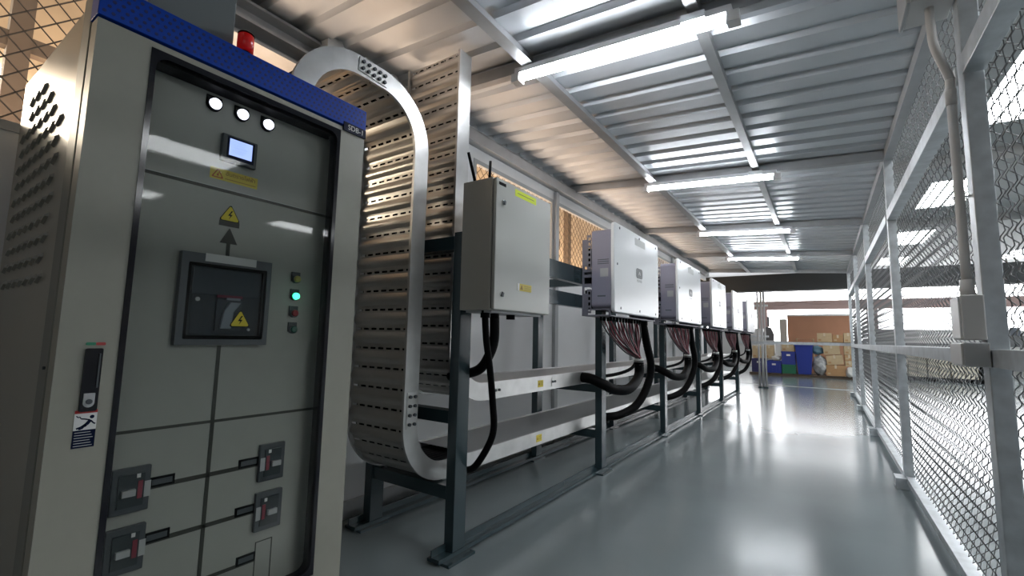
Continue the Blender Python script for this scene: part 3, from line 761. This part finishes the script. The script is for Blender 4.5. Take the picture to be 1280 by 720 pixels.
# electrical fittings on the fence
PC = fx-.058
cd = thing('conduit_pipe', 'grey plastic conduit running down the nearest fence post', 'conduit', (PC, 2.1, 1.16))
p = smooth([(PC-.04, 2.085, 2.205), (PC-.04, 2.08, 2.12), (PC-.035, 2.075, 2.04), (PC, 2.10, 1.93), (PC, 2.10, 1.86), (PC, 2.10, 1.19)], 6)
MB().tube(p, .0135, 12).build('pipe', M['offwhite'], cd)
MB().cyl((PC, 2.10, 1.885), (PC, 2.10, 1.83), .016, 12).build('coupling', M['offwhite'], cd)
MB().cyl((PC, 2.10, 1.22), (PC, 2.10, 1.165), .019, 12).build('box_connector', M['offwhite'], cd)
m = MB(); m.box(PC-.016, PC+.028, 2.094, 2.106, 1.50, 1.506); m.build('saddle_clip', M['steel'], cd)
jb = thing('junction_box', 'grey junction box at the top of the fence conduit', 'junction box', (PC, 2.1, 2.30))
MB().box(PC-.10, PC+.026, 2.01, 2.19, 2.20, 2.34).build('box_body', M['offwhite'], jb, bevel=.004)
MB().box(PC-.112, PC-.10, 2.005, 2.195, 2.195, 2.343).build('box_lid', M['lgrey'], jb, bevel=.003)
sb = thing('switch_box', 'pale grey switch box on the fence post above the middle rail', 'switch box', (PC, 2.1, 1.02))
MB().box(PC-.03, PC+.026, 2.04, 2.16, 1.02, 1.165).build('box_body', M['offwhite'], sb, bevel=.004)
MB().box(PC-.036, PC-.03, 2.045, 2.155, 1.025, 1.16).build('cover_plate', M['white'], sb, bevel=.002)
rb = thing('rail_joint_box', 'square grey box on the rail beneath the switch box', 'box', (PC, 2.1, .94))
MB().box(PC-.035, PC+.026, 2.02, 2.18, .935, 1.012).build('box_body', M['lgrey'], rb, bevel=.004)
MB().box(PC-.041, PC-.035, 2.025, 2.175, .94, 1.008).build('cover_plate', M['offwhite'], rb, bevel=.002)

# ------------------------------------------------------------------ end of the corridor
er = thing('end_railing', 'pale steel railing closing the far end of the corridor', 'railing', (-.5, 11.2, 0))
MB().box(-1.6, fx-.03, 11.17, 11.22, .955, 1.01).build('top_rail', M['fence'], er)
MB().box(-1.62, -1.56, 11.17, 11.22, 0, 1.01).build('railing_post', M['fence'], er)
cr = thing('conduit_riser', 'group of pale vertical conduits at the end of the inverter rack', 'conduit', (-1.15, 11.5, 0))
for i, (x, r_) in enumerate(((-1.20, .02), (-1.13, .025), (-1.07, .018))):
    MB().cyl((x, 11.5, .0), (x, 11.5, 2.1), r_, 10).build('riser_pipe', M['offwhite'], cr)
MB().box(-1.34, -1.27, 11.47, 11.53, 1.2, 1.75).build('dark_control_box', M['machine'], cr)
MB().box(-1.36, -1.0, 11.5, 11.54, 1.1, 1.14).build('cross_bar', M['fence'], cr)
MB().box(-1.36, -1.0, 11.5, 11.54, 1.78, 1.82).build('cross_bar', M['fence'], cr)
MB().box(-1.23, -1.04, 11.46, 11.54, 0, .03).build('base_plate', M['slate'], cr)

# ------------------------------------------------------------------ far hall
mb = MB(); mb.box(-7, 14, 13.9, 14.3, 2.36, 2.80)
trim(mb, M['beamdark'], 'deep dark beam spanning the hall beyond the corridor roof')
mb = MB(); mb.box(-7, -2.1, 22, 22.3, 0, 1.56); mb.box(-2.1, 1.55, 22, 22.3, 0, 1.05); mb.box(1.55, 14, 22, 22.3, 0, 1.56)
struct(mb.build('wall_far', M['lowwall']), 'low far wall of the hall under the windows', 'wall')
mb = MB(); mb.box(-7, 14, 21.95, 22.25, 2.34, 2.70); trim(mb, M['pink'], 'pinkish beam between the two window rows')
mb = MB(); mb.box(-7, 14, 21.95, 22.25, 3.14, 4.0); trim(mb, M['hallroof'], 'wall strip above the far windows')
n = 8
xs = [-7, -4.6, -2.1, 1.55, 4.9, 8.2, 11.5, 14]
for i in range(7):
    o = MB().box(xs[i]+.16, xs[i+1]-.16, 22.1, 22.14, 1.05 if i == 2 else 1.56, 2.34).build('window_%d' % n, M['day']); struct(o, 'bright lower window of the far wall', 'window'); n += 1
    o = MB().box(xs[i]+.02, xs[i+1]-.02, 22.1, 22.14, 2.70, 3.14).build('window_%d' % n, M['day']); struct(o, 'bright upper window strip of the far wall', 'window'); n += 1
for x in xs[1:-1]:
    mb = MB(); mb.box(x-.17, x+.17, 21.97, 22.2, 1.56, 2.34); trim(mb, M['pink'], 'pinkish pillar between the far windows', 'pillar')
# hall roof with skylights
HZ = 3.5
sk_y = [(1.5, 3.2), (5.4, 7.1), (9.3, 11.0), (13.2, 14.9), (17.0, 18.6)]; sk_x = [(1.5, 2.12), (4.2, 4.9), (7.2, 7.9)]
mb = MB(); ye = [-6]; 
for a, b in sk_y: ye += [a, b]
ye.append(22.3)
xe = [.56]
for a, b in sk_x: xe += [a, b]
xe.append(14)
for i in range(len(ye)-1):
    for j in range(len(xe)-1):
        if i % 2 == 1 and j % 2 == 1: continue
        mb.box(xe[j], xe[j+1], ye[i], ye[i+1], HZ, HZ+.05)
mb.box(-7, .56, 11.6, 22.3, HZ+.3, HZ+.35)
struct(mb.build('ceiling.002', M['hallroof']), 'grey hall roof beyond the fence', 'ceiling')
for i, (a, b) in enumerate(sk_y):
    for j, (c, d_) in enumerate(sk_x):
        o = MB().box(c, d_, a, b, HZ+.03, HZ+.05).build('window_%d' % n, M['sky']); struct(o, 'bright skylight in the hall roof', 'skylight'); n += 1
struct(MB().box(13.9, 14, -6, 22, 0, 3.5).build('wall_right', M['lowwall']), 'far right wall of the hall', 'wall')
mb = MB(); mb.box(.6, 13.9, 8.0, 8.12, HZ-.16, HZ); trim(mb, M['hallroof'], 'hall roof rafter beyond the fence, nearer')
mb = MB(); mb.box(.6, 13.9, 12.0, 12.12, HZ-.16, HZ); trim(mb, M['hallroof'], 'hall roof rafter beyond the fence, farther')

# stored goods at the far end
def crate(x0, x1, y0, y1, z0, z1, m, label, group='plastic crates at the far end', h=True):
    t = thing('storage_crate', label, 'crate', ((x0+x1)/2, y0, z0), group)
    b = MB(); w = .02
    b.box(x0, x1, y0, y0+w, z0, z1); b.box(x0, x1, y1-w, y1, z0, z1); b.box(x0, x0+w, y0+w, y1-w, z0, z1); b.box(x1-w, x1, y0+w, y1-w, z0, z1); b.box(x0+w, x1-w, y0+w, y1-w, z0, z0+w)
    b.build('crate_body', m, t)
    b = MB(); b.box(x0-.012, x1+.012, y0-.012, y0, z1-.04, z1)
    for i in range(4): xx = x0+(x1-x0)*(i+.5)/4; b.box(xx-.01, xx+.01, y0-.01, y0, z0+.02, z1-.05)
    b.build('rim', m, t)
    if h: MB().box((x0+x1)/2-.05, (x0+x1)/2+.05, y0-.016, y0-.008, z1-.13, z1-.08).build('white_tag', M['whitebag'], t)
    return t
def carton(x0, x1, y0, y1, z0, z1, label, m='card', tilt=0, flaps=False):
    t = thing('cardboard_box', label, 'box', ((x0+x1)/2, y0, z0), 'cardboard boxes at the far end')
    b = MB().box(x0, x1, y0, y1, z0, z1); b.build('box_body', M[m], t, bevel=.006)
    xc = (x0+x1)/2
    b = MB(); b.box(xc-.025, xc+.025, y0-.002, y1, z1, z1+.002); b.box(xc-.025, xc+.025, y0-.002, y0, z1-.09, z1+.002); b.build('tape', M['tape'], t)
    b = MB(); b.box(x0+.001, x1-.001, y0-.0015, y0, (z0+z1)/2-.004, (z0+z1)/2+.004) if flaps else b.box(x0+.03, x0+.10, y0-.0015, y0, z0+.04, z0+.09)
    b.build('printed_mark', M['cardd'] if m == 'card' else M['card'], t)
    if tilt: t.rotation_euler = (0, tilt, 0)
    return t
GY = 16.0
pal = thing('pallet', 'low dark pallet under the stored goods at the far end', 'pallet', (-.6, GY, 0))
b = MB()
for i in range(3): b.box(-1.95, .72, GY+.02+i*.35, GY+.12+i*.35, 0, .05)
b.build('runner', M['pallet'], pal)
b = MB()
for i in range(9): b.box(-1.95+i*.3, -1.70+i*.3, GY-.02, GY+.9, .05, .075)
b.build('deck_boards', M['pallet'], pal)
crate(-1.88, -1.49, GY, GY+.6, .08, .49, M['cratenavy'], 'dark navy crate, farthest left of the stored goods')
crate(-1.47, -1.09, GY, GY+.6, .08, .44, M['crateblue'], 'low blue crate with a white bag on it')
crate(-1.07, -.72, GY, GY+.6, .08, .34, M['crategreen'], 'green crate under a blue crate', h=False)
crate(-1.07, -.72, GY, GY+.6, .345, .73, M['crateblue'], 'blue crate stacked on the green crate')
carton(-1.06, -.74, GY+.02, GY+.5, .73, .93, 'small pale box on top of the blue crate')
bn = thing('wheeled_bin', 'tall blue bin between the crates and the cardboard boxes', 'bin', (-.5, GY, .08))
b = MB(); b.hexa([(-.66, GY, .08), (-.34, GY, .08), (-.34, GY+.5, .08), (-.66, GY+.5, .08)], [(-.72, GY-.05, .90), (-.28, GY-.05, .90), (-.28, GY+.55, .90), (-.72, GY+.55, .90)])
b.build('bin_body', M['crateblue'], bn, bevel=.01); MB().box(-.74, -.26, GY-.07, GY+.57, .90, .94).build('lid', M['crateblue'], bn, bevel=.01)
b = MB(); b.tube([(-.71, GY+.95, 0), (-.71, GY+.95, 1.12), (-.27, GY+.95, 1.12), (-.27, GY+.95, 0)], .018, 8)
tag(b.build('trolley_handle', M['card']), 'pale trolley handle rising behind the tall blue bin', 'trolley')
def lump(name, c, s, m, label, cat, seed):
    rr = random.Random(seed); b = MB(); bm = bmesh.new(); bmesh.ops.create_icosphere(bm, subdivisions=3, radius=1)
    ph = [(rr.uniform(2, 7), rr.uniform(0, 6), rr.uniform(2, 7), rr.uniform(0, 6)) for _ in range(5)]
    for v in bm.verts:
        k = 1+sum(.07*math.sin(v.co.x*a+b_+v.co.z*c_)*math.cos(v.co.y*c_+d_) for a, b_, c_, d_ in ph)
        v.co = Vector((c[0]+v.co.x*s[0]*k, c[1]+v.co.y*s[1]*k, max(c[2]-s[2], c[2]+v.co.z*s[2]*k)))
    bm.verts.ensure_lookup_table()
    b.v = [tuple(v.co) for v in bm.verts]; b.f = [tuple(v.index for v in f.verts) for f in bm.faces]; b.sm = [True]*len(b.f); bm.free()
    return tag(b.build(name, m), label, cat)
lump('plastic_bag', (-.13, GY+.1, .36), (.17, .2, .28), M['bag'], 'crumpled grey plastic bag beside the tall blue bin', 'bag', 1)
lump('plastic_bag', (-1.22, GY+.15, .52), (.14, .12, .085), M['whitebag'], 'small white bag lying on the low blue crate', 'bag', 2)
lump('plastic_bag', (.58, GY-.02, .21), (.10, .12, .14), M['whitebag'], 'white sack at the foot of the box pile by the fence', 'bag', 3)
lump('plastic_bag', (-.16, GY+.2, .79), (.15, .12, .13), mat('teal_bag', (.10, .19, .24), .4), 'teal bundle resting above the grey plastic bag', 'bag', 4)
carton(.02, .47, GY, GY+.6, .08, .38, 'wide brown box under the tilted boxes', 'cardd')
carton(.05, .44, GY+.05, GY+.5, .40, .66, 'lower of the two tilted cardboard boxes', tilt=-.10)
carton(-.02, .37, GY+.05, GY+.5, .68, .94, 'upper of the two tilted cardboard boxes', tilt=-.06)
carton(.47, .68, GY+.1, GY+.55, .36, .51, 'narrow box above the white sack by the fence')
carton(.46, .68, GY+.1, GY+.55, .515, .68, 'middle box of the narrow column by the fence', 'cardd')
carton(.46, .68, GY+.1, GY+.55, .685, .94, 'topmost narrow box below the shelf by the fence')
sh = thing('low_shelf', 'thin shelf carrying three boxes below the brown board', 'shelf', (.2, GY+.9, 0))
MB().box(-.2, .7, GY+.75, GY+1.25, 1.0, 1.03).build('shelf_board', M['pallet'], sh)
for x in (-.17, .67):
    MB().box(x-.02, x+.02, GY+1.2, GY+1.24, 0, 1.0).build('shelf_leg', M['pallet'], sh)
carton(-.17, .20, GY+.8, GY+1.2, 1.03, 1.30, 'wide box on the shelf, left of three')
carton(.22, .47, GY+.8, GY+1.2, 1.03, 1.25, 'middle low box of the three on the shelf', 'cardd')
carton(.49, .70, GY+.8, GY+1.2, 1.03, 1.31, 'box on the shelf nearest the fence')
carton(-1.53, -1.28, GY+.1, GY+.5, .50, .90, 'upright box behind the low blue crate')
carton(-1.86, -1.62, GY+.1, GY+.5, .50, .88, 'box on the dark navy crate')
bd = thing('partition_board', 'large reddish brown board standing behind the stored goods', 'board', (-.1, 18, 0))
MB().box(-1.0, .75, 18, 18.04, 0, 1.92).build('board_sheet', M['boardbrown'], bd)
b = MB(); b.box(-1.0, .75, 17.98, 18.0, 1.88, 1.94); b.build('top_edge', M['white'], bd)
for x in (-.9, .6): MB().box(x, x+.06, 18.04, 18.5, 0, .06).build('board_foot', M['pallet'], bd)
pn = thing('upright_panel', 'narrow beige panel beside the brown board', 'panel', (-1.1, 17.9, 0))
MB().box(-1.22, -1.01, 17.9, 17.95, 0, 1.78).build('panel_sheet', mat('panel_beige', (.46, .42, .37), .6), pn)
MB().box(-1.22, -1.01, 17.8, 18.05, 0, .04).build('panel_foot', M['pallet'], pn)
mc = thing('workshop_machine', 'dark workshop machine standing by the bright window', 'machine', (-1.5, 17.6, 0))
MB().box(-1.68, -1.36, 17.4, 17.8, 0, 1.05).build('machine_base', M['lowwall'], mc, bevel=.01)
MB().prism([(-1.66, 1.05), (-1.38, 1.05), (-1.36, 1.25), (-1.45, 1.48), (-1.58, 1.50), (-1.67, 1.3)], 'y', 17.42, 17.78).build('machine_head', M['machine'], mc, bevel=.01)
b = MB(); b.cyl((-1.52, 17.6, 1.5), (-1.52, 17.6, 1.85), .03, 10); b.build('machine_column', M['machine'], mc)
b = MB(); b.tube(smooth([(-1.55, 17.5, 2.35), (-1.2, 17.5, 2.22), (-.7, 17.5, 2.30), (-.1, 17.5, 2.24), (.4, 17.5, 2.32)]), .02, 6)
tag(b.build('hanging_hose', M['pink']), 'reddish hose hanging in front of the far windows', 'hose')
# goods beyond the fence
def wrapped(x0, x1, y, z1, m, label):
    t = thing('pallet_load', label, 'pallet load', ((x0+x1)/2, y, 0), 'pallet loads beyond the fence')
    b = MB(); b.box(x0, x1, y, y+.9, .08, .11)
    for i in range(3): xx = x0+(x1-x0-.1)*i/2; b.box(xx, xx+.1, y, y+.9, 0, .08)
    b.build('pallet', M['blackpallet'], t)
    b = MB(); nz = 4; h = (z1-.11)/nz
    for i in range(nz):
        for j in range(2): b.box(x0+.01+j*(x1-x0)/2, x0+(j+1)*(x1-x0)/2-.006, y+.01, y+.88, .11+i*h, .11+(i+1)*h-.008)
    b.build('stacked_cartons', m, t, bevel=.006)
    return t
PY = 17.3
mc_ = mat('pale_cartons', (.58, .54, .44), .6, noise=.08, nscale=6)
wrapped(1.96, 2.36, PY, .80, mc_, 'pale pallet load beyond the fence beside the grey wrapped load')
wrapped(2.38, 2.84, PY, .81, mc_, 'pale pallet load between two others beyond the fence')
wrapped(2.86, 3.40, PY, .82, mc_, 'widest pale pallet load beyond the fence')
wrapped(1.36, 1.72, PY, .77, M['bag'], 'grey shrink-wrapped pallet load beyond the fence')
bb = thing('waste_bin', 'black bin standing beyond the fence beside the widest pallet load', 'bin', (3.5, PY, 0))
b = MB(); b.hexa([(3.44, PY, 0), (3.62, PY, 0), (3.62, PY+.4, 0), (3.44, PY+.4, 0)], [(3.42, PY-.02, .55), (3.66, PY-.02, .55), (3.66, PY+.42, .55), (3.42, PY+.42, .55)]); b.build('bin_body', M['black'], bb)
MB().box(3.41, 3.67, PY-.03, PY+.43, .55, .58).build('lid', M['black'], bb)
wb = thing('work_bench', 'long grey workbench against the far wall beyond the fence', 'bench', (3.2, 20.6, 0))
MB().box(1.4, 6.4, 20.5, 21.3, 1.0, 1.06).build('bench_top', M['machine'], wb)
for x in (1.45, 3.9, 6.3): 
    for yy in (20.55, 21.2): MB().box(x, x+.06, yy, yy+.06, 0, 1.0).build('bench_leg', M['machine'], wb)
for i, (x0, x1, z1) in enumerate(((2.75, 3.15, 1.42), (3.17, 3.60, 1.45), (2.2, 2.7, 1.27))):
    o = MB().box(x0, x1, 20.6, 21.1, 1.06, z1).build('parts_box', M['white'], bevel=.01)
    tag(o, ['white box on the workbench, between two others', 'tallest white box on the workbench', 'low white box on the workbench nearest the brown board'][i], 'box', 'white boxes on the workbench')
gm = thing('bench_machine', 'grey machine on the workbench right of the nearest fence post', 'machine', (4.95, 20.7, 1.06))
MB().box(4.7, 5.2, 20.6, 21.1, 1.06, 1.35).build('machine_base', M['machine'], gm, bevel=.01)
MB().prism([(4.75, 1.35), (5.1, 1.35), (5.05, 1.6), (4.85, 1.62)], 'y', 20.65, 21.05).build('machine_head', M['mgrey'], gm, bevel=.01)

# ------------------------------------------------------------------ lights
def area(name, loc, target, size, sizey, power, col):
    l = bpy.data.lights.new(name, 'AREA'); l.shape = 'RECTANGLE'; l.size = size; l.size_y = sizey; l.energy = power; l.color = col
    o = bpy.data.objects.new(name, l); COL.objects.link(o); o.location = loc
    o.rotation_euler = (Vector(target)-Vector(loc)).to_track_quat('-Z', 'Y').to_euler(); return o
area('shed_lamp', (-2.85, 5.7, .7), (-2.0, 5.7, 2.3), 8.6, .9, 120, (1, .73, .54))
area('shed_lamp.001', (-3.2, 5.5, 1.2), (-4.5, 5.5, 2.9), 9, .5, 80, (1, .68, .40))
area('shed_lamp.002', (-3.1, -.4, 1.1), (-4.5, -.2, 2.9), 2.5, .5, 8, (1, .78, .56))
area('shed_lamp.003', (-2.95, .3, 1.2), (-1.9, .6, 2.3), 2.8, .4, 30, (1, .74, .56))

w = bpy.data.worlds.new('world'); scn.world = w; w.use_nodes = True
bg = w.node_tree.nodes['Background']; bg.inputs['Color'].default_value = (.86, .93, 1, 1); bg.inputs['Strength'].default_value = .27

# ------------------------------------------------------------------ camera
f, yaw, pitch, roll = 571.11, .598239, .10594, .020945
cy_, sy_, cp, sp = math.cos(yaw), math.sin(yaw), math.cos(pitch), math.sin(pitch)
fw = Vector((-sy_*cp, cy_*cp, sp)); r0 = Vector((cy_, sy_, 0)); u0 = r0.cross(fw)
r = math.cos(roll)*r0+math.sin(roll)*u0; u = -math.sin(roll)*r0+math.cos(roll)*u0
cam = bpy.data.cameras.new('camera'); co = bpy.data.objects.new('camera', cam); COL.objects.link(co)
co.matrix_world = Matrix(((r.x, u.x, -fw.x, 0), (r.y, u.y, -fw.y, 0), (r.z, u.z, -fw.z, 1.0), (0, 0, 0, 1)))
cam.sensor_width = 36; cam.lens = f/1280*36; cam.clip_start = .05; cam.clip_end = 200
scn.camera = co
scn.view_settings.view_transform = 'Standard'; scn.view_settings.look = 'None'; scn.view_settings.exposure = .95
